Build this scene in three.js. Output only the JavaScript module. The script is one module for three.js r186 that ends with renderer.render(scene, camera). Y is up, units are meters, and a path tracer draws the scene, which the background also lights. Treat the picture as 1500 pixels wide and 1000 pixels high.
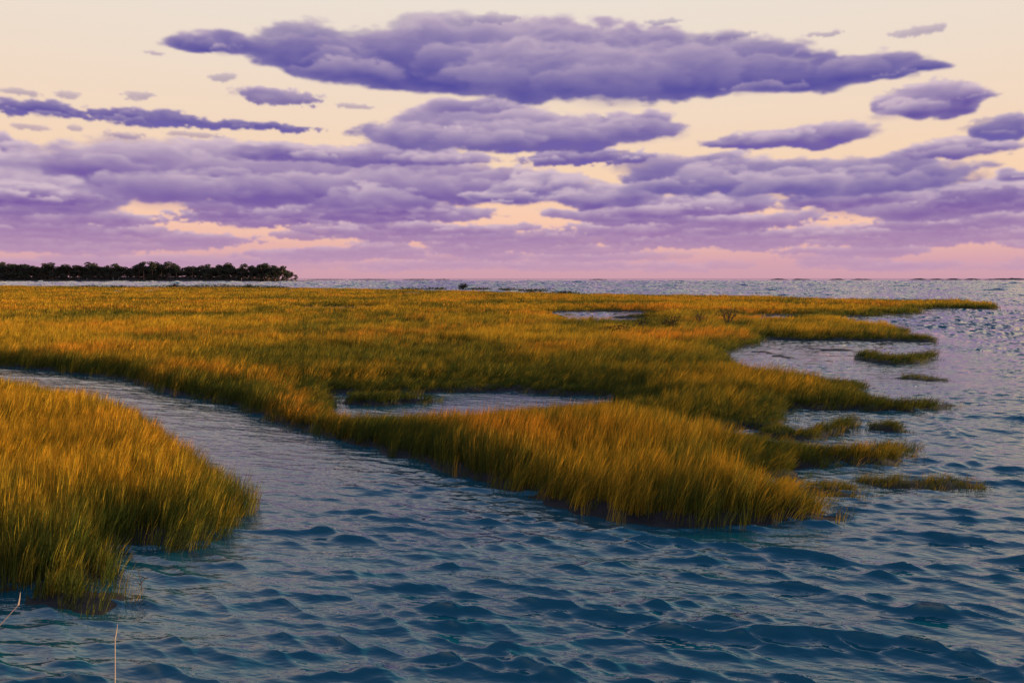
import * as THREE from 'three';
import { mergeGeometries } from 'three/addons/utils/BufferGeometryUtils.js';

// ---------- camera, sky, sun, exposure ----------
const scene = new THREE.Scene();
const camera = new THREE.PerspectiveCamera(45.99, 1.5, 0.1, 60000);
camera.position.set(0, 4, 0);
camera.rotation.x = -0.0771;
const renderer = new THREE.WebGLRenderer({ antialias: true });
renderer.toneMapping = THREE.LinearToneMapping;
renderer.toneMappingExposure = 1.15;
renderer.shadowMap.enabled = true;

const SUN_AZ = 76, SUN_EL = 7;       // degrees right of the view, above the horizon
const rad = Math.PI / 180;
const sunDir = new THREE.Vector3(Math.sin(SUN_AZ * rad) * Math.cos(SUN_EL * rad), Math.sin(SUN_EL * rad), -Math.cos(SUN_AZ * rad) * Math.cos(SUN_EL * rad));
const sun = new THREE.DirectionalLight(new THREE.Color().setRGB(1.0, 0.72, 0.42), 5);
sun.name = 'sun';
sun.position.copy(sunDir).multiplyScalar(400);
sun.castShadow = true;
sun.shadow.radius = 3;
sun.shadow.mapSize.set(4096, 4096);
Object.assign(sun.shadow.camera, { left: -300, right: 300, top: 300, bottom: -300, near: 1, far: 1500 });
scene.add(sun, sun.target);

// ---------- random numbers and noise ----------
function rng(seed) { let a = seed | 0; return () => { a = (a + 0x6d2b79f5) | 0; let t = Math.imul(a ^ (a >>> 15), 1 | a); t = (t + Math.imul(t ^ (t >>> 7), 61 | t)) ^ t; return ((t ^ (t >>> 14)) >>> 0) / 4294967296; }; }
const PERM = new Uint8Array(512), GX = new Float32Array(256), GY = new Float32Array(256);
{
  const r = rng(77), p = [...Array(256).keys()];
  for (let i = 255; i > 0; i--) { const j = Math.floor(r() * (i + 1)); [p[i], p[j]] = [p[j], p[i]]; }
  for (let i = 0; i < 512; i++) PERM[i] = p[i & 255];
  for (let i = 0; i < 256; i++) { const a = r() * Math.PI * 2; GX[i] = Math.cos(a); GY[i] = Math.sin(a); }
}
function noise(x, y) {
  const fx = Math.floor(x), fy = Math.floor(y), X = fx & 255, Y = fy & 255;
  x -= fx; y -= fy;
  const u = x * x * x * (x * (x * 6 - 15) + 10), v = y * y * y * (y * (y * 6 - 15) + 10);
  const a = PERM[PERM[X] + Y], b = PERM[PERM[X + 1] + Y], c = PERM[PERM[X] + Y + 1], d = PERM[PERM[X + 1] + Y + 1];
  const n0 = GX[a] * x + GY[a] * y, n1 = GX[b] * (x - 1) + GY[b] * y, n2 = GX[c] * x + GY[c] * (y - 1), n3 = GX[d] * (x - 1) + GY[d] * (y - 1);
  const p = n0 + u * (n1 - n0), q = n2 + u * (n3 - n2);
  return (p + v * (q - p)) * 1.4;
}
function fbm(x, y, n) { let s = 0, a = 0.5; for (let i = 0; i < n; i++) { s += a * noise(x, y); x = x * 2.03 + 17.1; y = y * 2.03 + 9.7; a *= 0.5; } return s; }
function billow(x, y, n) { let s = 0, a = 0.5; for (let i = 0; i < n; i++) { s += a * (Math.abs(noise(x, y)) * 2.2 - 0.55); x = x * 2.07 + 31.7; y = y * 2.07 + 5.3; a *= 0.52; } return s; }
const clamp = (x, a = 0, b = 1) => Math.min(b, Math.max(a, x));
const smooth = (a, b, x) => { const t = clamp((x - a) / (b - a)); return t * t * (3 - 2 * t); };
const mix = (a, b, t) => a + (b - a) * t;
const lin = (c) => c.map((v) => { v /= 255; return v <= 0.04045 ? v / 12.92 : ((v + 0.055) / 1.055) ** 2.4; });

const LAND = {
  left: [[-10.64, -10.44], [-7.8, -10.54], [-6.79, -10.39], [-6.33, -10.25], [-5.95, -10.15], [-5.65, -10.25], [-5.73, -10.79], [-6.04, -11.63], [-5.77, -12.2], [-5.03, -11.88], [-4.76, -12.2], [-4.8, -13.04], [-4.93, -14.1], [-4.74, -13.47], [-5.71, -15.08], [-6.99, -16.67], [-8.44, -18.64], [-10.09, -21.11], [-13.88, -24.97], [-18.39, -28.71], [-29.82, -34.98], [-59.25, -48.02], [-28.66, -20.21]],
  clump: [[-6.16, -10.06], [-5.81, -9.67], [-5.36, -9.59], [-5.01, -9.59], [-4.99, -9.78], [-5.36, -10.06], [-5.85, -10.15]],
  main: [[-68.95, -49.07], [-37.61, -42.01], [-23.88, -37.31], [-19.17, -34.54], [-14.61, -31.08], [-11.39, -27.74], [-8.64, -24.9], [-6.27, -22.16], [-4.25, -19.78], [-2.29, -17.71], [-1.28, -16.56], [-0.13, -15.28], [0.85, -14.01], [1.73, -13.31], [2.37, -13.01], [2.9, -12.86], [3.34, -12.86], [3.97, -13.08], [4.67, -13.16], [5.2, -13.2], [5.38, -13.39], [5.24, -13.76], [5.09, -14.19], [4.91, -14.84], [4.63, -15.33], [4.34, -15.65], [4.91, -15.81], [5.75, -16.15], [6.09, -16.74], [7.07, -17.12], [7.73, -16.93], [8.18, -16.99], [8.56, -17.44], [9.64, -18.8], [8.94, -18.24], [7.98, -17.91], [7.22, -18.04], [6.53, -18.28], [5.99, -18.88], [6.25, -19.69], [6.77, -19.44], [7.8, -19.86], [9.28, -21.43], [9.27, -22.05], [7.33, -20.33], [7.54, -22.32], [8.66, -24.64], [9.27, -24.7], [10.7, -24.38], [11.79, -24.25], [12.75, -24.38], [13.49, -24.9], [13.91, -25.45], [12.97, -25.23], [12.16, -24.91], [11.77, -25.82], [11.69, -27.2], [12.15, -27.77], [13.4, -29.75], [12.04, -29.36], [11.02, -30.97], [9.9, -32.23], [10.77, -38.86], [11.96, -43.58], [14.61, -48.06], [16.62, -51.78], [17.55, -53.56], [19.48, -52.36], [21.05, -52.95], [23.05, -52.36], [26.73, -51.21], [27.46, -52.36], [27.81, -54.18], [26.49, -55.3], [30.82, -62.15], [28.72, -62.57], [30.05, -70.03], [32.03, -81.42], [36.11, -85.87], [38.08, -85.87], [43.75, -90.85], [47.58, -94.49], [54.25, -107.42], [60.65, -109.93], [65.21, -108.66], [73.96, -121.23], [67.43, -111.48], [74.84, -132.31], [68.92, -139.41], [59.21, -144.58], [51.69, -166.15], [37.61, -177.5], [24.22, -190.51], [8.71, -205.57], [-10.03, -236.75], [-34.24, -269.44], [-76.79, -312.59], [-126.09, -372.18], [-165.49, -355.25], [-282.09, -444.13], [-517.16, -488.57], [-848.14, -488.57], [-134.83, -77.4]],
  isletA: [[17.4, -41.64], [17.12, -39.19], [17.79, -37.92], [19.24, -38.23], [20.81, -39.86], [23.17, -43.99], [21.62, -42.28], [18.93, -40.39], [18.56, -43.13]],
  isletB: [[15.88, -32.61], [16.13, -31.72], [16.75, -31.5], [17.3, -31.94], [17.23, -33.07], [16.76, -33.55]],
  isletC: [[9.42, -21.43], [9.63, -20.76], [10.16, -20.57], [10.58, -21.14], [10.28, -21.4], [9.83, -21.6]],
  isletD: [[5.07, -15.33], [5.26, -14.84], [5.72, -14.55], [6.18, -14.6], [6.48, -14.93], [6.49, -15.33], [5.9, -15.54], [5.4, -15.65]],
  isletE: [[7.16, -15.87], [7.15, -15.49], [7.81, -15.33], [8.55, -15.23], [9.08, -15.33], [9.01, -15.47], [8.69, -15.75], [8.04, -15.8], [7.41, -15.91]],
  barF: [[16.57, -46.86], [17.44, -45.49], [18.72, -44.83], [19.09, -45.71], [17.87, -46.62]],
  barG: [[13.69, -44.62], [13.72, -41.27], [14.12, -40.38], [14.38, -41.64], [14.19, -44.41]],
  poolislet: [[-5.5, -25.88], [-4.12, -25.31], [-2.44, -25.88], [-2.24, -26.17], [-3.42, -26.62], [-5.21, -26.47]],
};
const POOLS = {
  pool1: [[-6.42, -27.91], [-5.46, -27.74], [-3.75, -28.07], [-1.7, -28.42], [-0.05, -28.77], [0.6, -28.25], [1.89, -27.57], [3.42, -27.57], [2.99, -24.91], [2.04, -23.82], [0.34, -23.03], [-0.73, -22.53], [-2.15, -21.81], [-3.53, -21.7], [-4.78, -22.3]],
  pool2: [[4.66, -98.03], [10.18, -99.9], [15.95, -98.86], [14.99, -90.05], [9.05, -82], [4.92, -82.78]],
  pool2b: [[4.7, -81.42], [9.12, -82.56], [13.02, -82.85], [11.32, -74.03], [6.21, -73.04]],
  pool3: [[-31.57, -114.46], [-26.95, -117.6], [-21.3, -116.73], [-18.82, -103.12], [-24.28, -102.16]],
  pool4: [[26.35, -86.67], [29.14, -89.13], [24.65, -75.36], [22.8, -74.57]],
  pool5: [[28.98, -86.83], [30.95, -88.46], [26.44, -75.9], [25.33, -75.5]],
  cut: [[5.41, -20.57], [6.23, -21.34], [6.56, -20.76], [5.95, -19.78], [5.49, -19.95]],
};
const CLOUDS = [   // [paleness, violet tone, opacity, lobes: azimuth, elevation, half width, height above and below (degrees)]
  [0.3, 0.0, 1, [[-19.59, 14.93, 4.09, 0.73, 0.53], [-10.80, 14.61, 7.47, 1.77, 1.38], [-2.85, 14.50, 10.88, 2.48, 1.85], [4.27, 14.30, 10.15, 2.74, 2.56], [11.73, 13.54, 8.34, 2.21, 1.74], [19.65, 13.12, 6.83, 1.12, 1.09], [24.93, 12.65, 3.05, 0.36, 0.44]]],
  [0.75, 0.5, 1, [[27.29, 10.97, 3.28, 1.36, 1.13], [25.19, 11.01, 1.73, 0.65, 0.66]]],
  [0.5, 0.35, 1, [[-2.87, 10.22, 8.59, 1.53, 1.46], [1.91, 10.09, 8.49, 1.36, 1.38], [7.37, 10.38, 5.10, 1.08, 0.91], [-2.86, 11.40, 4.29, 0.81, 0.81]]],
  [0.45, 0.3, 0.9, [[-15.79, 11.99, 2.77, 0.56, 0.52]]],
  [0.25, 0.2, 1, [[-30.06, 10.15, 2.75, 0.55, 0.47], [-24.03, 10.20, 4.53, 0.54, 0.54], [-18.45, 10.11, 5.31, 0.30, 0.30]]],
  [0.75, 0.8, 1, [[-31.80, 7.94, 0.91, 0.71, 0.55], [-31.47, 5.98, 2.69, 1.68, 1.81], [-28.63, 4.92, 3.84, 1.41, 0.92]]],
  [0.45, 0.9, 1, [[-26.67, 7.10, 2.94, 0.75, 0.67], [-21.91, 6.85, 6.01, 1.81, 1.92], [-16.35, 6.63, 10.13, 1.88, 1.90], [-9.05, 6.64, 9.53, 1.84, 1.77], [-2.88, 6.72, 5.28, 1.03, 1.32]]],
  [0.85, 0.7, 1, [[-14.98, 8.56, 4.56, 0.62, 0.63], [-8.09, 8.50, 8.09, 0.73, 0.83]]],
  [0.65, 0.5, 1, [[4.78, 8.37, 4.48, 0.74, 0.55], [8.80, 8.39, 1.49, 0.41, 0.41]]],
  [0.9, 0.7, 1, [[2.40, 6.44, 3.58, 1.40, 1.03], [6.23, 5.89, 4.70, 0.84, 1.03], [-0.48, 5.69, 2.89, 0.47, 0.57]]],
  [0.42, 0.4, 1, [[11.83, 7.04, 4.74, 1.27, 1.38], [16.80, 6.62, 7.56, 1.61, 1.26], [23.14, 6.62, 6.90, 1.37, 1.30], [14.10, 7.56, 3.11, 0.99, 0.81]]],
  [0.65, 0.5, 1, [[18.69, 9.14, 4.99, 0.95, 0.61], [21.22, 9.34, 2.85, 1.02, 0.86], [15.42, 8.99, 2.63, 0.35, 0.27]]],
  [0.7, 0.6, 1, [[28.52, 7.88, 3.40, 0.81, 0.53]]],
  [0.35, 0.2, 1, [[31.18, 8.78, 2.05, 0.86, 0.63]]],
  [0.7, 0.7, 1, [[30.09, 5.01, 4.13, 1.14, 1.07], [26.76, 4.58, 5.12, 1.10, 0.93], [31.63, 6.21, 1.37, 0.36, 0.32]]],
  [0.8, 0.9, 1, [[22.37, 5.26, 4.76, 0.61, 0.70]]],
  [0.8, 0.9, 1, [[12.78, 5.09, 6.66, 0.83, 0.83], [7.19, 4.61, 5.60, 0.56, 0.66]]],
  [0.7, 0.9, 1, [[-9.08, 4.59, 8.60, 0.75, 0.66]]],
  [0.75, 1, 1, [[-28.30, 3.85, 6.31, 0.50, 0.50]]],
  [0.8, 1, 1, [[-17.29, 4.17, 6.34, 0.54, 0.55]]],
  [0.8, 1, 1, [[-4.34, 3.55, 6.75, 0.48, 0.48]]],
  [0.8, 1, 1, [[10.03, 3.50, 7.72, 0.56, 0.56]]],
  [0.8, 1, 1, [[16.41, 4.01, 5.17, 0.55, 0.59]]],
  [0.8, 1, 1, [[26.81, 3.17, 5.47, 0.51, 0.51]]],
  [0.5, 0.3, 0.5, [[-30.91, 11.03, 1.14, 0.27, 0.23]]],
  [0.5, 0.3, 0.5, [[-28.40, 11.14, 0.74, 0.20, 0.20]]],
  [0.5, 0.3, 0.5, [[-24.38, 11.53, 1.04, 0.33, 0.29]]],
  [0.5, 0.3, 0.5, [[-30.46, 9.08, 1.26, 0.20, 0.20]]],
  [0.5, 0.3, 0.5, [[-28.10, 9.25, 0.52, 0.16, 0.16]]],
  [0.5, 0.3, 0.5, [[-25.45, 9.01, 1.18, 0.25, 0.21]]],
  [0.5, 0.3, 0.5, [[-21.42, 9.33, 1.76, 0.21, 0.17]]],
  [0.5, 0.3, 0.5, [[-1.66, 17.45, 2.46, 0.33, 0.34]]],
  [0.5, 0.3, 0.5, [[10.30, 16.99, 1.37, 0.21, 0.17]]],
  [0.5, 0.3, 0.5, [[14.83, 15.89, 1.67, 0.33, 0.25]]],
  [0.5, 0.3, 0.5, [[26.19, 15.03, 1.88, 0.35, 0.31]]],
  [0.5, 0.3, 0.5, [[20.83, 15.47, 1.23, 0.16, 0.16]]],
  [0.5, 0.3, 0.5, [[-10.84, 11.70, 1.39, 0.18, 0.18]]],
  [0.5, 0.3, 0.5, [[-19.22, 13.07, 0.85, 0.29, 0.33]]],
  [0.5, 0.3, 0.5, [[-23.51, 14.08, 0.64, 0.12, 0.12]]],
  [0.5, 0.3, 0.5, [[29.85, 10.95, 1.06, 0.16, 0.12]]],
];
const HOLES = [[-24.81, 4.57, 2.04, 0.44], [1.20, 4.84, 3.65, 0.83], [21.37, 3.93, 1.95, 0.58], [29.16, 5.67, 1.36, 0.29], [-19.05, 3.32, 2.92, 0.19], [15.57, 1.63, 2.92, 0.24], [-11.88, 4.41, 1.46, 0.19], [7.20, 3.29, 1.95, 0.19], [30.22, 1.54, 2.92, 0.29], [23.41, 4.66, 0.68, 0.19]];

// ---------- the sky: evening air and rows of violet stratocumulus ----------
{
  const W = 4096, H = 2048, data = new Float32Array(W * H * 4), D = 360 / W;
  const AIR = [[-1, [204, 158, 172]], [0, [206, 158, 174]], [1.2, [214, 164, 176]], [2.6, [236, 184, 172]], [4.2, [249, 203, 176]], [7, [247, 212, 180]], [10, [243, 216, 191]], [14, [239, 220, 202]], [18.5, [235, 224, 212]],
    [21.5, [228, 221, 216]], [29, [186, 194, 211]], [40, [128, 151, 190]], [56, [90, 119, 172]], [90, [70, 98, 154]]].map(([e, c]) => [e, lin(c)]);
  const air = (el, o) => { let i = 1; while (i < AIR.length - 1 && AIR[i][0] < el) i++; const [e0, a] = AIR[i - 1], [e1, b] = AIR[i], t = clamp((el - e0) / (e1 - e0)); for (let c = 0; c < 3; c++) o[c] = mix(a[c], b[c], t); };
  const col = [0, 0, 0], rows = (el) => Math.floor((el / 180 + 0.5) * H);
  for (let r = rows(-0.6); r < H; r++) {
    const el = ((r + 0.5) / H - 0.5) * 180;
    air(el, col);
    for (let c = 0; c < W; c++) { const o = (r * W + c) * 4; data[o] = col[0]; data[o + 1] = col[1]; data[o + 2] = col[2]; data[o + 3] = 1; }
  }
  const below = lin([70, 80, 80]);
  for (let r = 0; r < rows(-0.6); r++) for (let c = 0; c < W; c++) { const o = (r * W + c) * 4; data[o] = below[0]; data[o + 1] = below[1]; data[o + 2] = below[2]; data[o + 3] = 1; }
  // a cloud: lobes joined, lumpy above, flatter below; thin rims and tops pale, the thick base deep violet
  const deepBlue = lin([82, 76, 156]), deepViolet = lin([100, 70, 156]), paleC = lin([210, 188, 202]), hazeC = lin([204, 162, 186]);
  function paint([pale, tone, dens, lobes, puff = 0], seed) {
    let a0 = 1e9, a1 = -1e9, e0 = 1e9, e1 = -1e9;
    for (const [a, e, rx, rt, rb] of lobes) { a0 = Math.min(a0, a - rx * 1.5); a1 = Math.max(a1, a + rx * 1.5); e0 = Math.min(e0, e - rb * 1.7); e1 = Math.max(e1, e + rt * 1.9); }
    const big = Math.max(...lobes.map((l) => l[3] + l[4])), sc = 1 / Math.pow(clamp(big, 0.35, 6), 0.62), ox = seed * 13.37, oy = seed * 7.91;
    const rLo = rows(Math.max(e0, 0.05)), rHi = Math.min(H - 1, rows(e1));
    for (let r = rLo; r <= rHi; r++) {
      const el = ((r + 0.5) / H - 0.5) * 180;
      for (let ca = Math.floor(a0 / D); ca <= a1 / D; ca++) {
        const az = (ca + 0.5) * D;
        const wx = fbm(az * 0.5 * sc + ox, el * 1.0 * sc + oy, 3) * 0.95, wy = fbm(az * 0.45 * sc - oy, el * 0.9 * sc + ox + 40, 3) * 0.36;
        const x = az + wx / sc, y = el + wy / sc;
        let f = -9, lo = 0, hi = 0, sum = 0;
        for (const [a, e, rx, rt, rb] of lobes) {
          const u = (x - a) / rx, v = (y - e) / (y > e ? rt : rb), g = 1 - Math.sqrt(u * u + v * v), w = Math.exp(g * 6);
          f = f < -8 ? g : Math.max(f, g) + 0.07 * clamp(1 - Math.abs(f - g) * 3) ** 2;
          sum += w; lo += w * (e - rb); hi += w * (e + rt);
        }
        if (f < -0.5) continue;
        lo /= sum; hi /= sum;
        const n = billow(az * 0.42 * sc + ox * 1.7, el * 0.95 * sc + oy, 4), fine = fbm(az * 1.7 * sc + ox, el * 4.4 * sc - oy, 4), t = clamp((y - lo) / Math.max(hi - lo, 0.1));
        const q = f + n * mix(0.16, 0.46, t) + fine * (big < 1.3 ? 0.5 : 0.16);
        let alpha = smooth(-0.02, mix(0.13, 0.2, t), q) * dens;
        if (puff) alpha *= smooth(0.1, 0.75, t) * smooth(0, 0.34, q);
        if (alpha <= 0.002) continue;
        const n2 = billow((az + 0.35) * 0.42 * sc + ox * 1.7, (el + 0.4) * 0.95 * sc + oy, 3), soft = fbm(az * 0.5 + oy, el * 1.2 + ox, 2);
        let s = (1.55 * Math.pow(t, 1.7)) * pale + (n - n2) * 0.16 * pale + soft * 0.3 * pale + fine * 0.07 + (1 - smooth(0.0, 0.42, q)) * 0.4 * (0.35 + 0.65 * t);
        s = clamp(s);
        const low = smooth(6.2, 0.4, el), o = (r * W + ((((ca + W / 4) % W) + W) % W)) * 4;
        for (let k = 0; k < 3; k++) {
          let v = mix(mix(deepBlue[k], deepViolet[k], tone), paleC[k], s);
          v = mix(v, hazeC[k], low * 0.8);
          data[o + k] = mix(data[o + k], v, alpha);
        }
      }
    }
    if (puff || dens < 0.8 || big < 0.9) return;
    // heads that swell out of the body, each paler along its upper rim, drawn from the far ones above to the near ones below
    const R = rng(Math.floor(seed * 997)), heads = [];
    for (const [a, e, rx, rt, rb] of lobes) {
      const count = Math.round(clamp((rx * (rt + rb)) / 3.4, 2, 10));
      for (let i = 0; i < count; i++) {
        const th = R() * Math.PI * 2, m = Math.sqrt(R()) * 0.8, h = (rt + rb) * (0.22 + 0.28 * R()), ry = Math.sin(th) * m;
        heads.push([clamp(pale * (0.9 + 0.6 * R()), 0, 1.1), tone, 0.5 + 0.5 * R(), [[a + Math.cos(th) * m * rx, e + (ry > 0 ? ry * rt : ry * rb), h * (2.2 + 2.8 * R()), h, h * 0.9]], 1]);
      }
    }
    heads.sort((p, q) => q[3][0][1] - p[3][0][1]);
    heads.forEach((h, i) => paint(h, seed + i * 0.731 + 0.37));
  }
  // the rows that run together towards the horizon, and the clouds all round, of the same kind as those in view
  const list = [], R = rng(5), inHole = (a, e, rx) => HOLES.some(([ha, he, hx, hy]) => Math.abs(a - ha) < hx + rx * 0.7 && Math.abs(e - he) < hy + 0.28);
  for (let i = 0; i < 1050; i++) {
    const az = R() * 360 - 180, el = 0.7 + 4.4 * R() ** 1.2, rx = 1.6 + R() * 3.8, h = 0.17 + 0.08 * el + R() * 0.14, p = 0.3 + R() * 0.6, d = el < 1.6 ? 0.35 + 0.3 * R() : 0.9;
    if (!inHole(az, el, rx)) list.push([p, 0.75 + R() * 0.3, d, [[az, el, rx, h, h * 0.8], [az + rx * (R() - 0.5) * 1.6, el + h * 0.3, rx * 0.6, h, h]]]);
  }
  for (let i = 0; i < 300; i++) {
    const az = R() * 360 - 180, el = 4.5 + 14.5 * R(), k = el / 12 + 0.25, rx = (2.2 + R() * 5.5) * k, h = (0.5 + R() * 1.0) * k, p = 0.35 + R() * 0.5, tone = clamp(0.95 - el / 18 + R() * 0.3), lobes = [];
    for (let j = 0; j < 4; j++) lobes.push([az + (R() - 0.5) * 2 * rx, el + (R() - 0.5) * h * 0.9, rx * (0.4 + R() * 0.5), h * (0.5 + R() * 0.6), h * (0.4 + R() * 0.4)]);
    const reach = Math.max(...lobes.map((l) => Math.abs(l[0] - az) + l[2] * 1.2));
    if (Math.abs(az) - reach < 32.2 && el - h * 1.6 < 20.5) continue;
    list.push([p, tone, el > 22 ? 0.75 : 1, lobes]);
  }
  list.push(...CLOUDS);
  list.sort((a, b) => Math.min(...a[3].map((l) => l[1] - l[4])) - Math.min(...b[3].map((l) => l[1] - l[4])));
  list.forEach((c, i) => paint(c, i * 1.618 + 3));
  for (let i = 0; i < data.length; i += 4) { data[i] *= 0.87; data[i + 1] *= 0.87; data[i + 2] *= 0.87; }
  const tex = new THREE.DataTexture(data, W, H, THREE.RGBAFormat, THREE.FloatType);
  tex.mapping = THREE.EquirectangularReflectionMapping;
  tex.magFilter = THREE.LinearFilter; tex.minFilter = THREE.LinearFilter;
  tex.needsUpdate = true;
  scene.background = tex;
  scene.environment = tex;
}
console.log('sky done');

// ---------- helpers ----------
const taken = new Map();
function numbered(name) { const n = taken.get(name) ?? 0; taken.set(name, n + 1); return n ? name + '_' + String(n).padStart(3, '0') : name; }
function tag(o, label, category, group, kind) { if (label) o.userData.label = label; if (category) o.userData.category = category; if (group) o.userData.group = group; if (kind) o.userData.kind = kind; return o; }
function mesh(name, geometry, material, parent) { const m = new THREE.Mesh(geometry, material); m.name = parent ? name : numbered(name); (parent ?? scene).add(m); return m; }
function base(name, x, y, z, turn = 0) { const g = new THREE.Group(); g.name = numbered(name); g.position.set(x, y, z); g.rotation.y = turn; scene.add(g); return g; }
function soup() { // triangles with a colour each
  const p = [], c = [];
  return {
    tri(a, b, d, k) { p.push(...a, ...b, ...d); c.push(...k, ...k, ...k); },
    quad(a, b, d, e, k) { this.tri(a, b, d, k); this.tri(a, d, e, k); },
    build() { const g = new THREE.BufferGeometry(); g.setAttribute('position', new THREE.Float32BufferAttribute(p, 3)); g.setAttribute('color', new THREE.Float32BufferAttribute(c, 3)); g.computeVertexNormals(); return g; },
  };
}

// ---------- where the land lies ----------
function rounded(poly, n = 4) { // a smooth closed curve through the points
  const out = [], m = poly.length;
  for (let i = 0; i < m; i++) {
    const a = poly[(i + m - 1) % m], b = poly[i], c = poly[(i + 1) % m], d = poly[(i + 2) % m];
    for (let j = 0; j < n; j++) {
      const t = j / n, k = 0.35, t2 = t * t, t3 = t2 * t;
      out.push([0, 1].map((q) => (2 * t3 - 3 * t2 + 1) * b[q] + (t3 - 2 * t2 + t) * k * (c[q] - a[q]) + (-2 * t3 + 3 * t2) * c[q] + (t3 - t2) * k * (d[q] - b[q])));
    }
  }
  return out;
}
function region(poly, n) {
  const p = rounded(poly, n), e = new Float64Array(p.length * 5);
  let x0 = 1e9, x1 = -1e9, z0 = 1e9, z1 = -1e9;
  p.forEach(([x, z], i) => { const [X, Z] = p[(i + 1) % p.length]; e.set([x, z, X - x, Z - z, 1 / Math.max((X - x) ** 2 + (Z - z) ** 2, 1e-9)], i * 5); x0 = Math.min(x0, x); x1 = Math.max(x1, x); z0 = Math.min(z0, z); z1 = Math.max(z1, z); });
  return { x0, x1, z0, z1, sd(x, z, far = 6) { // signed distance, inside positive; beyond `far` outside the box it is not worked out
    if (x < x0 - far || x > x1 + far || z < z0 - far || z > z1 + far) return -far;
    let best = 1e18, inside = false;
    for (let i = 0; i < e.length; i += 5) {
      const px = x - e[i], pz = z - e[i + 1], dx = e[i + 2], dz = e[i + 3];
      let t = (px * dx + pz * dz) * e[i + 4]; t = t < 0 ? 0 : t > 1 ? 1 : t;
      const qx = px - dx * t, qz = pz - dz * t, d = qx * qx + qz * qz;
      if (d < best) best = d;
      if ((pz < 0) !== (pz - dz < 0) && px < (dx * pz) / dz) inside = !inside;
    }
    return (inside ? 1 : -1) * Math.sqrt(best);
  } };
}
const lands = Object.fromEntries(Object.entries(LAND).map(([k, p]) => [k, region(p, k === 'main' ? 3 : 4)]));
const pools = Object.values(POOLS).map((p) => region(p, 4));
function warp(x, z) { const d = Math.hypot(x, z), a = 0.1 + 0.004 * d; return [x + a * fbm(x * 1.3, z * 1.3, 3) * 2 + 0.012 * d * noise(x * 0.13, z * 0.13), z + a * fbm(x * 1.3 + 50, z * 1.3, 3) * 2 + 0.012 * d * noise(x * 0.13 + 9, z * 0.13 + 70)]; }
function landAt(x, z) { // signed distance to the shore of any land
  const [u, v] = warp(x, z);
  let s = -6;
  for (const k in lands) if (k !== 'poolislet') s = Math.max(s, lands[k].sd(u, v));
  if (s > 0) { let p = -6; for (const q of pools) p = Math.max(p, q.sd(u, v)); s = Math.min(s, -p); }
  return Math.max(s, lands.poolislet.sd(u, v));
}
const shoals = ['clump', 'isletB', 'isletD', 'isletE', 'barF', 'barG'].map((k) => lands[k]);
const onShoal = (x, z) => shoals.some((q) => q.sd(...warp(x, z), 0.5) > -0.4);
const groundAt = (s, x, z) => (s > 0 ? mix(0.0, onShoal(x, z) ? 0.03 : 0.13, smooth(0, 0.3, s)) : mix(0, -0.5, smooth(0, 1.1, -s))) + 0.03 * noise(x * 1.7, z * 1.7) * smooth(-0.5, 0.3, s) + 0.012 * noise(x * 6, z * 6);

// a grid whose cells grow with the distance; extra columns reach out to the sides and rows lie behind
function sheet(step, far, cols, wide, heightAt, tail) {
  const D = [];
  for (const d of [-400, -120, -30, -5, 2, 4.5]) D.push(d);
  for (let d = 6; d < far; d *= 1 + step) D.push(d);
  if (tail) for (let d = D[D.length - 1] * 1.02, f = 1.02; d < tail; f = Math.min(f * 1.004, 1.12), d *= f) D.push(d);
  const U = [];
  for (let i = -5; i <= -1; i++) U.push(-1 - 0.05 * 2.3 ** -i);
  for (let i = 0; i <= cols; i++) U.push(-1 + (2 * i) / cols);
  for (let i = 1; i <= 5; i++) U.push(1 + 0.05 * 2.3 ** i);
  const n = U.length, steep = new Float32Array(D.length * U.length * 3), pos = new Float32Array(D.length * n * 3), uv = new Float32Array(D.length * n * 2), idx = new Uint32Array((D.length - 1) * (n - 1) * 6);
  let o = 0;
  D.forEach((d, r) => U.forEach((u, c) => {
    const x = u * (wide * Math.max(d, 4) + 5), z = -d, i = r * n + c, h = heightAt(x, z, Math.max(d, 6) * step);
    pos[i * 3] = h[0]; pos[i * 3 + 1] = h[1]; pos[i * 3 + 2] = h[2]; if (h.length > 3) { steep[i * 3] = h[3]; steep[i * 3 + 1] = h[4]; steep[i * 3 + 2] = h[5]; } uv[i * 2] = h[0]; uv[i * 2 + 1] = -h[2];
    if (r && c) { const a = i - n - 1, b = i - n, e = i - 1; idx[o++] = a; idx[o++] = b; idx[o++] = e; idx[o++] = b; idx[o++] = i; idx[o++] = e; }
  }));
  const g = new THREE.BufferGeometry();
  g.setAttribute('position', new THREE.BufferAttribute(pos, 3)); g.setAttribute('uv', new THREE.BufferAttribute(uv, 2)); g.setIndex(new THREE.BufferAttribute(idx, 1));
  g.computeVertexNormals();
  const nor = g.attributes.normal.array, q = new THREE.Vector3();   // where the cells are wider than the waves, the normals still carry the waves' slopes
  for (let i = 0; i < steep.length / 3; i++) if (steep[i * 3] > 0) q.set(nor[i * 3] / Math.max(nor[i * 3 + 1], 0.2) + steep[i * 3 + 1], 1, nor[i * 3 + 2] / Math.max(nor[i * 3 + 1], 0.2) + steep[i * 3 + 2]).normalize().toArray(nor, i * 3);
  return g;
}

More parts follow.
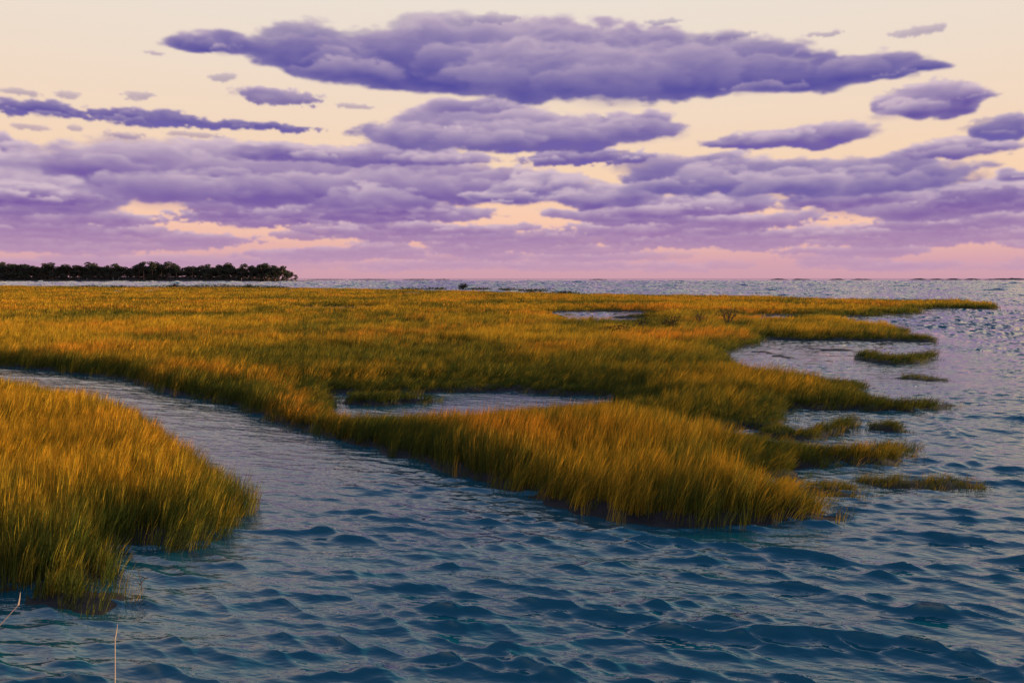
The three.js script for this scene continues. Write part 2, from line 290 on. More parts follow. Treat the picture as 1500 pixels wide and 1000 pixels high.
// ---------- ground: mud flats and banks under the grass ----------
const mudMap = (() => {
  const N = 1024, d = new Uint8Array(N * N * 4), r = rng(3);
  for (let y = 0; y < N; y++) for (let x = 0; x < N; x++) {
    const u = x / N, v = y / N, w = (f) => noise(u * f, v * f), per = fbm(u * 12, v * 12, 5) * 0.6 + w(90) * 0.25 + (r() - 0.5) * 0.22, o = (y * N + x) * 4;
    d[o] = clamp(36 + per * 38, 12, 140); d[o + 1] = clamp(29 + per * 32, 10, 130); d[o + 2] = clamp(23 + per * 27, 8, 120); d[o + 3] = 255;
  }
  const t = new THREE.DataTexture(d, N, N); t.wrapS = t.wrapT = THREE.MirroredRepeatWrapping; t.colorSpace = THREE.SRGBColorSpace; t.magFilter = THREE.LinearFilter; t.repeat.set(0.21, 0.21); t.needsUpdate = true;
  return t;
})();
{
  const g = sheet(0.012, 520, 460, 0.78, (x, z) => { const s = landAt(x, z); return [x, groundAt(s, x, z), z]; });
  const m = mesh('marsh_ground', g, new THREE.MeshStandardMaterial({ map: mudMap, bumpMap: mudMap, bumpScale: 0.03, roughness: 0.75 }));
  tag(m, 'dark wet mud of the salt marsh with its banks and pools', 'mud', null, 'structure');
}
console.log('ground done');

// ---------- water: wind chop over the creek and the bay ----------
const WAVES = (() => {
  const r = rng(21), list = [];
  [[0.13, 0.17], [0.24, 0.23], [0.42, 0.19], [0.8, 0.1], [1.5, 0.05], [3, 0.09], [6, 0.12], [12, 0.12], [24, 0.08]].forEach(([L0, rms]) => {
    const n = 15;
    for (let i = 0; i < n; i++) {
      const L = L0 * 2 ** r(), k = (2 * Math.PI) / L, a = (-16 + (r() + r() + r() - 1.5) * 46) * rad, slope = (rms / Math.sqrt(n)) * Math.SQRT2;
      list.push({ L, k, dx: Math.sin(a), dz: Math.cos(a), kx: k * Math.sin(a), kz: k * Math.cos(a), amp: (slope / k) * (0.6 + 0.8 * r()), ph: r() * 6.283 });
    }
  });
  return list;
})();
const shelter = new Map();
const lee = (x, z) => Math.max(smooth(0.5, -5, x) * smooth(12, 17, -z), smooth(4, 7, x) * smooth(24, 32, -z), smooth(19.5, 20.5, -z) * smooth(5, 4, x), 0.2);   // creek, coves and pools lie in the lee
function calmAt(x, z) { // 1 in the open, less close to the land
  const cell = 0.5 + 0.02 * -z, i = Math.floor(x / 0.8), j = Math.floor(z / 0.8), at = (i, j) => { const key = i * 100003 + j; let v = shelter.get(key); if (v === undefined) shelter.set(key, v = z < -160 ? 1 : mix(1, mix(0.1, 1, smooth(0.2, 5, -landAt(i * 0.8, j * 0.8))), lee(i * 0.8, j * 0.8))); return v; };
  if (z < -160 || z > 0 || Math.abs(x) > 140) return 1;
  const u = x / 0.8 - i, v = z / 0.8 - j;
  return mix(mix(at(i, j), at(i + 1, j), u), mix(at(i, j + 1), at(i + 1, j + 1), u), v);
}
// the small wave that breaks round the shoal off the marsh points
const BREAKER = [[12.2, -27.9], [12.6, -25.9], [12.3, -23.4], [11.4, -20.3], [10.9, -18.6], [10.0, -17.3], [8.6, -16.6]];
function breakerAt(x, z) {
  let best = 9;
  for (let i = 1; i < BREAKER.length; i++) { const [ax, az] = BREAKER[i - 1], [bx, bz] = BREAKER[i], dx = bx - ax, dz = bz - az, t = clamp(((x - ax) * dx + (z - az) * dz) / (dx * dx + dz * dz)); best = Math.min(best, Math.hypot(x - ax - dx * t, z - az - dz * t)); }
  return best + 0.25 * noise(x * 0.9, z * 0.9);
}
let waterAt;
const ripple = (() => { // small ripples, tiling every 4 m
  const N = 1024, d = new Float32Array(N * N), r = rng(9), comps = [];
  for (let i = 0; i < 90; i++) {
    const L = 4 / (10 * 10 ** r()), a = (-16 + (r() + r() - 1) * 48) * rad, m = Math.round((4 / L) * Math.sin(a)), n = Math.round((-4 / L) * Math.cos(a)), q = Math.hypot(m, n) || 1;
    comps.push([m, n, Math.pow(q, -1.05), r() * 6.283]);
  }
  for (const [m, n, a, ph] of comps) {
    const cx = [], sx = [];
    for (let x = 0; x < N; x++) { const t = (2 * Math.PI * m * x) / N + ph; cx.push(Math.cos(t)); sx.push(Math.sin(t)); }
    for (let y = 0; y < N; y++) { const t = (2 * Math.PI * n * y) / N, c = Math.cos(t) * a, s = Math.sin(t) * a; for (let x = 0; x < N; x++) d[y * N + x] += cx[x] * c - sx[x] * s; }
  }
  let lo = 1e9, hi = -1e9; for (const v of d) { lo = Math.min(lo, v); hi = Math.max(hi, v); }
  const px = new Float32Array(N * N * 4);
  for (let i = 0; i < N * N; i++) { const v = (d[i] - lo) / (hi - lo); px[i * 4] = px[i * 4 + 1] = px[i * 4 + 2] = v; px[i * 4 + 3] = 1; }
  const t = new THREE.DataTexture(px, N, N, THREE.RGBAFormat, THREE.FloatType); t.wrapS = t.wrapT = THREE.RepeatWrapping; t.magFilter = THREE.LinearFilter; t.repeat.set(0.25, 0.25); t.needsUpdate = true;
  return t;
})();
{
  waterAt = (x, z, s) => {
    const d = -z, calm = calmAt(x, z), gust = 0.85 + 0.5 * noise(x * 0.06 + 3, z * 0.06), rest = mix(1, 0.2, smooth(50, 200, d)), rough = 1 + 0.8 * smooth(25, 90, d), open = smooth(70, 200, d);
    let ox = x, oy = 0, oz = z, sx = 0, sz = 0;
    if (d < 3) return [x, 0, z];
    for (const w of WAVES) {
      const own = (w.L < 0.8 ? mix(0.08, 1, calm) : w.L > 3 ? calm * calm : mix(0.4, 1, calm)) * (w.L > 6 ? open * clamp(1.6 - w.L / (6 * s)) : w.L > 3 ? mix(0.25, 1, open) : 1) * gust * rough * w.amp, k = clamp(w.L / s / 2.2 - 0.9);
      const p = w.kx * x + w.kz * z + w.ph, a = own * k, co = Math.cos(p), c = a * 1.0 * co;
      const si = Math.sin(p); oy += a * (si + 0.22 * (2 * si * si - 1)); ox += c * w.dx; oz += c * w.dz;
      if (k < 1 && w.L > 0.24 && w.L < 8) { const e = own * (1 - k) * rest * co; sx += e * w.kx; sz += e * w.kz; }
    }
    const peak = 0.056 * (Math.exp(0.4 * clamp(oy / 0.032, -3, 2.7)) - 1.08);   // crests drawn up and troughs flattened by the wind
    oy = mix(peak, oy, smooth(40, 80, d));
    if (d < 40) { const b = breakerAt(x, z); oy += 0.1 * Math.exp(-((b / 0.16) ** 2)) * (0.6 + 0.5 * noise(x * 2.2, z * 2.2)); }
    return [ox, oy, oz, 1, -sx, -sz];
  };
  const g = sheet(0.0058, 2200, 740, 0.74, waterAt, 26000);
  const water = new THREE.MeshPhysicalMaterial({ color: new THREE.Color().setRGB(0.001, 0.085, 0.115), roughness: 0.04, ior: 1.6, bumpMap: ripple, bumpScale: 0.0125 });
  const m = mesh('water', g, water);
  tag(m, 'teal wind chopped water of the creek and the open bay', 'water', null, 'structure');
}
console.log('water done');

// ---------- cordgrass ----------
// A tuft: blades of its own radius and width; each blade one colour. Seed heads are fuller, paler tips.
function tuft(seed, n, r, w, h0, h1, heads, tones) {
  const R = rng(seed), s = soup();
  for (let i = 0; i < n; i++) {
    const a = R() * 6.283, q = Math.sqrt(R()) * r, x = Math.cos(a) * q, z = Math.sin(a) * q, h = mix(h0, h1, R()), f = R() * 3.1416, cw = Math.cos(f) * w * 0.5, sw = Math.sin(f) * w * 0.5;
    const lx = (0.08 + 0.16 * R() + (R() - 0.5) * 0.3) * h, lz = (R() - 0.5) * 0.3 * h, b = 0.5 + 0.85 * R(), t = tones[Math.floor(R() * tones.length)], k = t.map((v) => v * b);
    const P = (u, m) => { const e = u * u; return [x + lx * (0.35 * u + 0.65 * e) + cw * m, h * (u - 0.06 * e), z + lz * (0.35 * u + 0.65 * e) + sw * m]; };
    if (R() < heads) {
      s.quad(P(0, -0.8), P(0, 0.8), P(0.62, 0.55), P(0.62, -0.55), k);
      const k2 = k.map((v, c) => v * [1.25, 1.15, 1][c]);
      s.tri(P(0.62, -0.5), P(0.62, 0.5), P(0.78, 1.25), k2); s.tri(P(0.62, -0.5), P(0.78, 1.25), P(0.78, -1.25), k2); s.tri(P(0.78, -1.25), P(0.78, 1.25), P(1.04, 0), k2);
    } else {
      s.quad(P(0, -1), P(0, 1), P(0.45, 0.85), P(0.45, -0.85), k); s.quad(P(0.45, -0.85), P(0.45, 0.85), P(0.78, 0.5), P(0.78, -0.5), k); s.tri(P(0.78, -0.5), P(0.78, 0.5), P(1, 0), k);
    }
  }
  return s.build();
}
const LEVELS = [1, 2, 4, 8, 16];
const goldTones = [[1, 1, 1], [1.1, 0.95, 0.9], [0.85, 0.95, 1], [1.15, 1.05, 1]], greenTones = [[1, 1, 1], [0.85, 1, 1], [1.2, 1.05, 0.9]];
const tufts = LEVELS.map((s, i) => ({
  gold: [0, 1, 2].map((v) => tuft(100 + i * 10 + v, 15, 0.16 * s, 0.0105 * s, 0.42, 1.08, 0.4, goldTones)),
  green: [0, 1].map((v) => tuft(200 + i * 10 + v, 13, 0.16 * s, 0.0115 * s, 0.28, 0.8, 0.0, greenTones)),
}));
const grassMaterial = new THREE.MeshPhysicalMaterial({ vertexColors: true, roughness: 0.9, transmission: 0.3, thickness: 0, specularIntensity: 0.25, side: THREE.DoubleSide });
const GOLD = [0.58, 0.35, 0.02], AMBER = [0.66, 0.30, 0.022], OLIVE = [0.23, 0.185, 0.013], GREEN = [0.08, 0.1, 0.012];
const hueAt = (x, z) => { const n = 0.58 + 0.75 * noise(x * 0.055 + 8, z * 0.045) + 0.55 * noise(x * 0.16, z * 0.12 + 4) + 0.35 * noise(x * 0.5, z * 0.42); return clamp(n); };   // 0 gold, 1 green
const fields = {};
function plant(field, x, z, s, kind, height, color) {
  let l = 0; while (l < LEVELS.length - 1 && s > LEVELS[l] * 1.42) l++;
  const f = (fields[field] ??= {}), key = kind + l, list = (f[key] ??= []);
  list.push([x, z, s / LEVELS[l], height, color]);
}
{
  const R = rng(404), isl = ['left', 'clump', 'isletA', 'isletB', 'isletC', 'isletD', 'isletE', 'poolislet'];
  for (let d = 8; d < 500; d *= 1.02) {
    const s = Math.max(0.7, d / 26), half = 0.8 * d + 4, area = 2 * half * d * 0.02, count = Math.round((area * 75) / (s * s));
    for (let i = 0; i < count; i++) {
      const x = (R() * 2 - 1) * half, z = -(d * (1 + 0.02 * R())), a = R(), b = R(), c = R(), e = R();
      const sd = landAt(x, z);
      if (sd < -0.32) continue;
      const [u, v] = warp(x, z);
      let field = 'main', best = lands.main.sd(u, v);
      for (const k of isl) { const q = lands[k].sd(u, v, 1); if (q > best && q > -0.9) { best = q; field = k; } }
      const lowLand = field === 'isletB' || field === 'clump', sparse = field === 'isletD' || field === 'isletE', exposed = field !== 'left' && x > 4 && d < 90;
      if (Math.max(lands.barF.sd(u, v, 1), lands.barG.sd(u, v, 1)) > Math.max(best, -0.9)) continue;
      if (sd < 0.11 + 0.12 * noise(x * 2.3, z * 2.3) && (a > (field === 'left' || sparse ? 0.3 : 0.1) || d > 40)) continue;
      if (sparse && a > 0.5) continue;
      if (lands.isletB === lands[field] && a > 0.5) continue;
      const hue = hueAt(x, z), edge = smooth(0, exposed ? 2.2 : 0.7, sd), y = Math.max(groundAt(sd, x, z), -0.12) - 0.02;
      let height = mix(exposed ? 0.38 : 0.62, 0.86, edge) * (0.78 + 0.26 * noise(x * 0.35, z * 0.35) + 0.36 * b) * mix(1, 0.8, smooth(0.6, 1, hue));
      if (d < 130) { let p = -6; for (const q of pools) p = Math.max(p, q.sd(u, v, 4)); height *= mix(0.45, 1, smooth(0.2, d < 40 ? 2.8 : 4, -p)); }
      if (lowLand) height *= 0.6; if (sparse || field === 'isletC') height *= 0.6; if (field === 'poolislet') height *= 0.32;
      let g = clamp(hue + (c - 0.5) * 0.5 + (field === 'poolislet' || field === 'isletA' || field === 'isletC' || lowLand ? 0.4 : 0) + 0.45 * (1 - smooth(0.15, 2, sd)) + (field === 'left' ? 0.5 * smooth(-15, -11.5, z) : 0));
      const kind = e < mix(0.46, 0.82, smooth(0.3, 1, g)) ? 'green' : 'gold';
      let col;
      if (kind === 'gold') col = GOLD.map((q, k) => mix(mix(q, AMBER[k], smooth(-0.1, 0.5, noise(x * 0.09 + 40, z * 0.09))), OLIVE[k], smooth(0.25, 0.9, g)));
      else col = OLIVE.map((q, k) => mix(q, GREEN[k], 0.35 + 0.65 * g));
      const br = 0.7 + 0.56 * b;
      plant(field, x, z, s * (0.85 + 0.3 * c), kind, height, [col.map((q) => q * br), y, e * 9173, (exposed ? 0.2 : 0.06) + 0.24 * noise(x * 0.45 + 20, z * 0.45) + 0.2 * (c - 0.5), 0.2 * noise(x * 0.4, z * 0.4 + 60)]);
    }
  }
}
const FIELD_LABELS = {
  main: 'golden green cordgrass covering the wide marsh across the creek', left: 'tall amber cordgrass on the near bank beside the creek mouth', clump: 'low dark waterlogged grass clump off the near bank',
  isletA: 'olive grass on the oval islet in the cove', isletB: 'thin low grass on the small dark mud islet', isletC: 'short green grass on the sliver islet between two points', isletD: 'sparse drowned grass off the marsh point in shallow water',
  isletE: 'sparse straw grass on the outermost drowned islet', poolislet: 'short green grass on the strip inside the marsh pool',
};
const dummy = new THREE.Object3D(), tint = new THREE.Color();
for (const [field, kinds] of Object.entries(fields)) {
  const group = base(field === 'main' ? 'marsh_grass' : field === 'left' ? 'bank_grass' : 'islet_grass', 0, 0, 0);
  tag(group, FIELD_LABELS[field], 'grass', null, 'stuff');
  for (const [key, list] of Object.entries(kinds)) {
    const kind = key.startsWith('gold') ? 'gold' : 'green', geos = tufts[+key.slice(kind.length)][kind];
    geos.forEach((g, vi) => {
      const mine = list.filter((_, i) => i % geos.length === vi);
      if (!mine.length) return;
      const im = new THREE.InstancedMesh(g, grassMaterial, mine.length);
      im.name = kind === 'gold' ? 'golden_blades' : 'green_blades'; im.userData.kind = 'stuff';
      mine.forEach(([x, z, k, h, [c, y, turn, lean, nod]], i) => {
        dummy.position.set(x, y, z); dummy.rotation.set(nod, (turn % 1.2) - 0.6, -lean); dummy.scale.set(k, h, k); dummy.updateMatrix();
        im.setMatrixAt(i, dummy.matrix); im.setColorAt(i, tint.setRGB(...c));
      });
      group.add(im);
    });
  }
}
console.log('grass done', Object.values(fields).reduce((n, f) => n + Object.values(f).reduce((a, l) => a + l.length, 0), 0));

// ---------- foliage helper: small leaf faces spread through a crown's volume ----------
function leaves(lobes, n, size, seed, tones) { // lobes: x, y, z, rx, ry, rz
  const R = rng(seed), s = soup(), tot = lobes.reduce((a, l) => a + l[3] * l[4] * l[5], 0);
  for (const [x, y, z, rx, ry, rz] of lobes) {
    const m = Math.max(6, Math.round((n * rx * ry * rz) / tot));
    for (let i = 0; i < m; i++) {
      const a = R() * 6.283, b = Math.acos(2 * R() - 1), q = 0.55 + 0.5 * Math.cbrt(R()), c = [x + rx * q * Math.sin(b) * Math.cos(a), y + ry * q * Math.cos(b), z + rz * q * Math.sin(b) * Math.sin(a)];
      const t = tones[Math.floor(R() * tones.length)], g = 0.7 + 0.6 * R(), k = t.map((v) => v * g), P = () => [0, 1, 2].map((j) => c[j] + (R() - 0.5) * size * 2 * (j === 1 ? 0.7 : 1));
      s.quad(P(), P(), P(), P(), k);
    }
  }
  return s.build();
}
function limb(pts, r0, r1, sides = 6) { // a tapered, bent branch
  const curve = new THREE.CatmullRomCurve3(pts.map((p) => new THREE.Vector3(...p))), g = new THREE.TubeGeometry(curve, Math.max(4, pts.length * 2), 1, sides, false), p = g.attributes.position, seg = Math.max(4, pts.length * 2), c = new THREE.Vector3();
  for (let i = 0; i <= seg; i++) { curve.getPointAt(i / seg, c); const r = mix(r0, r1, i / seg); for (let j = 0; j <= sides; j++) { const o = i * (sides + 1) + j; p.setXYZ(o, c.x + (p.getX(o) - c.x) * r, c.y + (p.getY(o) - c.y) * r, c.z + (p.getZ(o) - c.z) * r); } }
  g.computeVertexNormals();
  return g;
}
const leafMat = new THREE.MeshPhysicalMaterial({ vertexColors: true, roughness: 0.95, transmission: 0.3, thickness: 0, specularIntensity: 0.2, side: THREE.DoubleSide });
const barkMat = new THREE.MeshStandardMaterial({ color: new THREE.Color().setRGB(0.34, 0.18, 0.13), roughness: 0.95 });
const greyBark = new THREE.MeshStandardMaterial({ color: new THREE.Color().setRGB(0.5, 0.42, 0.36), roughness: 0.95 });
const twigMat = new THREE.MeshStandardMaterial({ color: new THREE.Color().setRGB(0.07, 0.05, 0.035), roughness: 0.95 });

// ---------- the wooded island across the bay ----------
{
  const nx = 240, nz = 24, pos = [], col = [], idx = [], sand = [0.33, 0.25, 0.19], litter = [0.06, 0.045, 0.03];
  for (let i = 0; i <= nx; i++) for (let j = 0; j <= nz; j++) {
    const u = i / nx, v = j / nz, x = mix(-1250, -322, u), taper = smooth(1, 0.86, u) * 0.8 + 0.2 * smooth(1, 0.99, u), half = 70 * taper, z = -1340 + (v - 0.5) * 2 * half * 1.1 + 9 * noise(x * 0.02, 3);
    const q = 1 - Math.abs(v - 0.5) * 2, h = -0.5 + Math.min(1, q * 5) * (0.4 + 0.9 * taper + 0.35 * noise(x * 0.05, z * 0.05)) + q * taper * 7, k = q * half < 9 || u > 0.955 ? sand : litter, n = 1 + 0.3 * noise(x * 0.3, z * 0.3);
    pos.push(x, h, z); col.push(...k.map((c) => c * n));
    if (i && j) { const a = (i - 1) * (nz + 1) + j - 1, b = a + nz + 1; idx.push(a, a + 1, b, b, a + 1, b + 1); }
  }
  const g = new THREE.BufferGeometry(); g.setAttribute('position', new THREE.Float32BufferAttribute(pos, 3)); g.setAttribute('color', new THREE.Float32BufferAttribute(col, 3)); g.setIndex(idx); g.computeVertexNormals();
  tag(mesh('island_ground', g, new THREE.MeshStandardMaterial({ vertexColors: true, roughness: 1 })), 'low island with a pale sand rim under the far wood', 'island', null, 'structure');
}
const NEEDLE = [[0.08, 0.11, 0.06], [0.07, 0.1, 0.06], [0.13, 0.11, 0.06], [0.15, 0.085, 0.06]];
function pine(seed, crownFrom) { // 30 m tall, bare trunk below
  const R = rng(seed), t = new THREE.Group(), lean = (R() - 0.5) * 1.6, top = [lean, 29, (R() - 0.5) * 1.2];
  const trunk = mesh('trunk', limb([[0, -0.6, 0], [lean * 0.2, 10, 0], [lean * 0.6, 20, top[2] * 0.5], top], 0.55, 0.14, 6), barkMat, t), lobes = [];
  for (let i = 0; i < 9; i++) {
    const y = mix(crownFrom, 27.5, i / 8 + (R() - 0.5) * 0.12), reach = mix(4.2, 1.4, smooth(crownFrom + 3, 29, y)) * (0.6 + 0.6 * R()), a = R() * 6.283, x = lean * (y / 29) + Math.cos(a) * reach, z = Math.sin(a) * reach;
    lobes.push([x, y, z, 2.4 + 1.8 * R(), 1.9 + 1.0 * R(), 2.4 + 1.8 * R()]);
    mesh('limb', limb([[lean * (y / 29) * 0.9, y - 1.6, 0], [x * 0.6, y - 0.7, z * 0.6], [x, y, z]], 0.16, 0.05, 4), barkMat, trunk);
  }
  lobes.push([lean, 28.5, 0, 2.2, 1.7, 2.2]);
  mesh('crown', leaves(lobes, 560, 1.3, seed + 1, NEEDLE), leafMat, t);
  return t;
}
function broad(seed) { // 18 m, leafy almost to the ground
  const R = rng(seed), t = new THREE.Group(), lobes = [];
  const trunk = mesh('trunk', limb([[0, -0.6, 0], [0.4, 5, 0.2], [0.2, 11, 0]], 0.45, 0.15, 6), barkMat, t);
  for (let i = 0; i < 11; i++) { const a = R() * 6.283, y = 3 + 13 * R(), q = (y < 5 ? 3 : 4.2 - Math.max(0, y - 10) * 0.35) * (0.5 + 0.5 * R()); lobes.push([Math.cos(a) * q, y, Math.sin(a) * q, 1.8 + 1.4 * R(), 1.4 + R(), 1.8 + 1.4 * R()]); }
  for (let i = 0; i < 4; i++) { const [x, y, z] = lobes[i]; mesh('limb', limb([[0.2, Math.min(y, 9) * 0.6, 0.1], [x * 0.5, y * 0.8, z * 0.5], [x, y, z]], 0.16, 0.05, 4), barkMat, trunk); }
  mesh('crown', leaves(lobes, 420, 1.2, seed + 1, NEEDLE), leafMat, t);
  return t;
}
{
  const R = rng(31), pines = [0, 1, 2, 3, 4, 5].map((i) => pine(900 + i * 7, 11 + (i % 3) * 3)), broads = [0, 1, 2, 3].map((i) => broad(960 + i * 7));
  const put = (proto, name, x, z, k, ky, label, group) => { const o = proto.clone(); o.name = numbered(name); o.position.set(x, 0.4, z); o.scale.set(k, ky, k); o.rotation.y = R() * 6.283; tag(o, label, 'tree', group); scene.add(o); return o; };
  const hAt = (x) => (0.9 + 0.12 * noise(x * 0.02, 5) + 0.05 * Math.sin(x * 0.03)) * (1 - 0.75 * smooth(-385, -343, x));
  for (let x = -985; x < -352; x += 5.2) {
    const end = smooth(-470, -400, x);
    for (const row of [0, 1]) {
      if (R() < 0.18) continue;
      const h = hAt(x) * (0.76 + 0.4 * R() * R() + 0.1 * R());
      put(pines[Math.floor(R() * 6)], 'pine_tree', x + (R() - 0.5) * 4, -1300 - row * 16 - R() * 9, 1.45 * Math.max(h, 0.5), h, end > 0.5 ? 'tall pine with sunlit reddish trunk at the open end of the far wood' : 'tall dark pine standing in the body of the far island wood', end > 0.5 ? 'pines at the end of the wood' : 'pines in the far wood');
    }
  }
  for (let x = -985; x < -345; x += 5.4) {
    const end = smooth(-450, -400, x), sparse = 0.2 + 0.3 * noise(x * 0.012, 9) + end * 0.5;
    if (R() < sparse && x < -390) continue;
    const k = (0.5 + 0.38 * R()) * (1 - 0.62 * smooth(-395, -345, x));
    put(broads[Math.floor(R() * 4)], 'broadleaf_tree', x + (R() - 0.5) * 4, -1289 - R() * 9, k * 1.3, k, x > -395 ? 'low round tree on the sloping tip of the far wood' : 'bushy dark tree under the pines at the edge of the far wood', x > -395 ? 'low trees on the tip of the wood' : 'bushy trees at the edge of the wood');
  }
  for (let x = -990; x < -390; x += 7) put(broads[Math.floor(R() * 4)], 'broadleaf_tree', x + (R() - 0.5) * 4, -1340 - R() * 12, 1.5 + 0.3 * R(), 0.95 + 0.25 * R(), 'leafy tree deep in the far wood, seen between the pine trunks', 'trees deep in the wood');
  for (const x of [-590, -576]) put(pines[2], 'pine_tree', x, -1292, 1.25, 1.06, 'pine with a round crown rising above the rest of the far wood', 'two pines above the canopy');
  // bleached dead stems on the sand
  for (const [x, h] of [[-810, 6], [-672, 7], [-630, 7], [-622, 6], [-428, 6], [-352, 4], [-338, 5], [-330, 3]]) {
    const g = base('dead_tree', x, 0.1, -1274 - (x > -380 ? 40 : 0), R() * 6);
    const t = mesh('trunk', limb([[0, -0.8, 0], [0.2, h * 0.5, 0.1], [0.5, h, 0.2]], 0.42, 0.16, 6), greyBark, g);
    mesh('limb', limb([[0.2, h * 0.55, 0.1], [1.0, h * 0.7, 0.2], [1.5, h * 0.86, 0.1]], 0.14, 0.05, 4), greyBark, t);
    tag(g, x > -380 ? 'bleached dead tree stem on the sand spit past the wood' : 'bleached dead tree stem on the beach in front of the wood', 'dead tree', x > -380 ? 'dead stems on the spit' : 'dead stems on the beach');
  }
}

// ---------- low islets on the horizon ----------
{
  const mat = new THREE.MeshStandardMaterial({ color: new THREE.Color().setRGB(0.06, 0.05, 0.05), roughness: 1 });
  for (const [x, w, h] of [[-1385, 310, 7], [-1060, 330, 8], [-700, 240, 9], [-520, 120, 9], [640, 140, 8], [1985, 130, 11], [2150, 130, 11], [2420, 100, 10], [2600, 150, 10], [3030, 120, 12], [3160, 110, 11], [3290, 90, 12], [3430, 100, 12], [3700, 380, 14], [4200, 420, 14]]) {
    const n = 40, m = 6, pos = [], idx = [];
    for (let i = 0; i <= n; i++) for (let j = 0; j <= m; j++) {
      const u = i / n, v = j / m, env = Math.sqrt(Math.max(0, Math.sin(u * Math.PI))), q = Math.sin(v * Math.PI);
      pos.push((u - 0.5) * w, -1 + (h + 1) * env * q * (0.72 + 0.5 * noise(u * w * 0.06 + x, v * 2) + 0.25 * noise(u * w * 0.2 + x, 7)), -(v - 0.5) * 160 * (0.3 + env));
      if (i && j) { const a = (i - 1) * (m + 1) + j - 1, b = a + m + 1; idx.push(a, b, a + 1, b, b + 1, a + 1); }
    }
    const g = new THREE.BufferGeometry(); g.setAttribute('position', new THREE.Float32BufferAttribute(pos, 3)); g.setIndex(idx); g.computeVertexNormals();
    const o = mesh('far_islet', g, mat); o.position.set(x, 0, -6000); tag(o, 'low dark wooded islet on the horizon of the bay', 'islet', 'islets on the horizon', 'structure');
  }
}

// ---------- shrubs on the marsh ----------
function shrub(x, z, w, h, seed, label, group, opt = {}) {
  const R = rng(seed), g = base(opt.name ?? 'marsh_shrub', x, groundAt(landAt(x, z), x, z) - 0.02, z, R() * 6), lobes = [];
  const n = opt.stems ?? 5;
  for (let i = 0; i < n; i++) {
    const a = (i / n) * 6.283 + R(), q = w * 0.5 * (0.25 + 0.5 * R()), y = h * (0.55 + 0.4 * R()), X = Math.cos(a) * q, Z = Math.sin(a) * q;
    const st = mesh('stem', limb([[X * 0.1, -0.1, Z * 0.1], [X * 0.45, y * 0.5, Z * 0.45], [X, y, Z]], 0.028 * Math.sqrt(h) * (opt.thick ?? 1), 0.008 * (opt.thick ?? 1), 5), twigMat, g);
    if (opt.bare) for (let k = 0; k < 3; k++) { const b = R() * 6.283, t = 0.45 + 0.4 * R(); mesh('twig', limb([[X * t, y * t, Z * t], [X * t + Math.cos(b) * 0.14 * h, y * t + 0.14 * h, Z * t + Math.sin(b) * 0.14 * h], [X * t + Math.cos(b) * 0.2 * h, y * t + 0.34 * h, Z * t + Math.sin(b) * 0.2 * h]], 0.014, 0.005, 4), twigMat, st); }
    lobes.push([X, y * 0.86, Z, w * (0.16 + 0.12 * R()), h * (0.16 + 0.1 * R()), w * (0.16 + 0.12 * R())]);
  }
  if (!opt.bare) for (let i = 0; i < (opt.fill ?? 6); i++) { const a = R() * 6.283, q = w * 0.42 * Math.sqrt(R()), y = h * mix(0.78, 0.42, (q / (w * 0.5)) ** 2) * (0.6 + 0.4 * R()); lobes.push([Math.cos(a) * q, y, Math.sin(a) * q, w * 0.17, h * 0.2, w * 0.17]); }
  mesh('foliage', leaves(lobes, opt.leaves ?? 420, opt.size ?? 0.05 * Math.sqrt(w), seed + 5, opt.tones ?? [[0.04, 0.036, 0.018], [0.06, 0.048, 0.02], [0.03, 0.034, 0.016]]), leafMat, g);
  return tag(g, label, 'shrub', group);
}
const DARK = [[0.022, 0.02, 0.014], [0.03, 0.026, 0.016]], LEAF = [[0.06, 0.075, 0.015], [0.08, 0.085, 0.018], [0.05, 0.06, 0.014]];
shrub(-19, -312, 4.2, 3.1, 501, 'dark dome shaped bush standing alone at the far edge of the marsh', null, { tones: DARK, leaves: 900, fill: 12, size: 0.22, thick: 2 });
shrub(9.2, -56.8, 1.3, 1.3, 511, 'small dark shrub with a ragged top in the open grass', null, { leaves: 260 });
shrub(12.1, -60.6, 2.0, 1.25, 512, 'wide low dark shrub in the open grass beside a ragged one', null, { leaves: 420, fill: 9 });
shrub(6.9, -53.6, 2.7, 0.95, 513, 'flat brown shrub half sunk in the grass', null, { leaves: 420, fill: 9 });
shrub(17.9, -66.5, 2.4, 1.55, 514, 'spiky open shrub with bare upright branches near the cove', null, { bare: true, stems: 9, leaves: 260, thick: 1.3, tones: [[0.09, 0.08, 0.03], [0.06, 0.05, 0.025]] });
shrub(14.9, -64, 1.4, 1.3, 515, 'small bare branched shrub beside the larger spiky one', null, { bare: true, stems: 6, leaves: 70, tones: [[0.09, 0.08, 0.03]] });
for (const [x, z, w, h, s] of [[-38, -300, 9, 1.5, 521], [-28, -298, 10, 1.7, 522], [-11, -296, 11, 1.7, 523], [-1, -292, 10, 1.8, 524], [7, -288, 11, 1.9, 525], [14, -284, 8, 1.4, 526]]) shrub(x, z + 70 * smooth(-12, 16, x) , w, h, s, 'low green shrub in the row beside the dark domed bush', 'low shrubs along the far marsh edge', { tones: LEAF, leaves: 380, size: 0.3, name: 'low_shrub' });
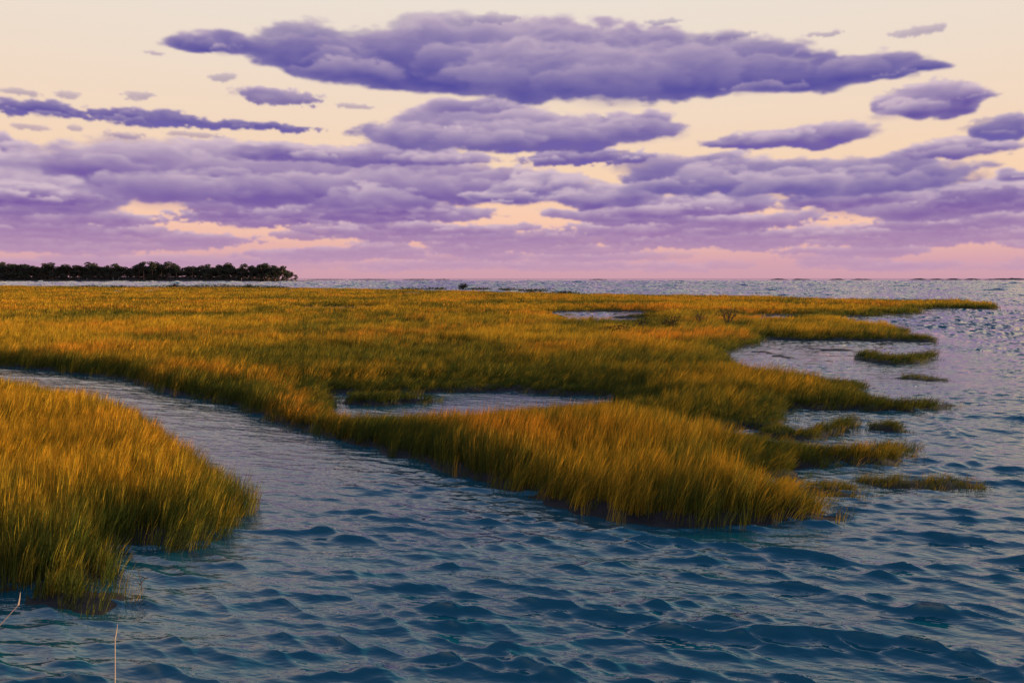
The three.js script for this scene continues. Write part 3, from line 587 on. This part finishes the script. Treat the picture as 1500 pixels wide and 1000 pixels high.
for (const [x, z, w, h, s] of [[-178, -362, 18, 1.6, 531], [-160, -360, 16, 1.6, 532], [-142, -356, 16, 2.0, 533], [-128, -352, 14, 1.9, 534], [-114, -344, 14, 2.1, 535], [-103, -338, 12, 1.8, 536], [-92, -332, 14, 1.4, 537]]) shrub(x, z + 22, w, h, s, 'low pale green shrub on the hummock before the far island', 'low shrubs on the hummock', { tones: [...LEAF, [0.14, 0.12, 0.03]], leaves: 380, size: 0.32, name: 'low_shrub' });
shrub(-138, -330, 3.4, 2.5, 541, 'small dark bush on the hummock before the far island', 'dark bushes on the hummock', { tones: DARK, leaves: 300, size: 0.2, thick: 2 });
shrub(-104, -318, 2.6, 2.2, 542, 'small dark bush on the hummock before the far island', 'dark bushes on the hummock', { tones: DARK, leaves: 260, size: 0.2, thick: 2 });

// ---------- dry reeds and a twig standing in the water ----------
const reedMat = new THREE.MeshStandardMaterial({ color: new THREE.Color().setRGB(0.5, 0.36, 0.26), roughness: 0.8 });
function reed(x, z, pts, r, label) {
  const g = base('dry_reed', x, 0, z);
  mesh('stem', limb(pts, r, r * 0.45, 6), reedMat, g);
  const e = pts[pts.length - 1];
  mesh('seed_head', limb([e, [e[0] + 0.012, e[1] + 0.05, e[2]], [e[0] + 0.02, e[1] + 0.1, e[2]]], r * 0.8, r * 0.2, 5), reedMat, g);
  return tag(g, label, 'reed');
}
reed(-4.75, -5.9, [[0, -0.55, 0], [0.2, 0.4, 0.0], [0.62, 1.1, 0], [1.02, 1.55, 0]], 0.008, 'pale dry reed leaning over the water by the near bank');
reed(-2.62, -5.0, [[0, -0.55, 0], [0.02, 0.6, 0], [0.05, 1.2, 0], [0.07, 1.7, 0]], 0.006, 'thin upright dry reed standing alone in open water');
{
  const g = base('water_twig', -4.74, 0, -9.97);
  mesh('stem', limb([[0, -0.4, 0], [0.02, 0.1, 0], [-0.02, 0.34, 0]], 0.008, 0.004, 5), twigMat, g);
  for (const s of [-1, 1]) mesh('leaf', limb([[0, 0.12, 0], [0.06 * s, 0.2, 0], [0.13 * s, 0.24, 0.02]], 0.006, 0.002, 4), twigMat, g);
  tag(g, 'small dark forked plant poking out of the water by the grass clump', 'twig');
}

console.log('things done');
scene.traverse((o) => { if (o.isMesh) { o.castShadow = true; o.receiveShadow = true; } });
renderer.render(scene, camera);
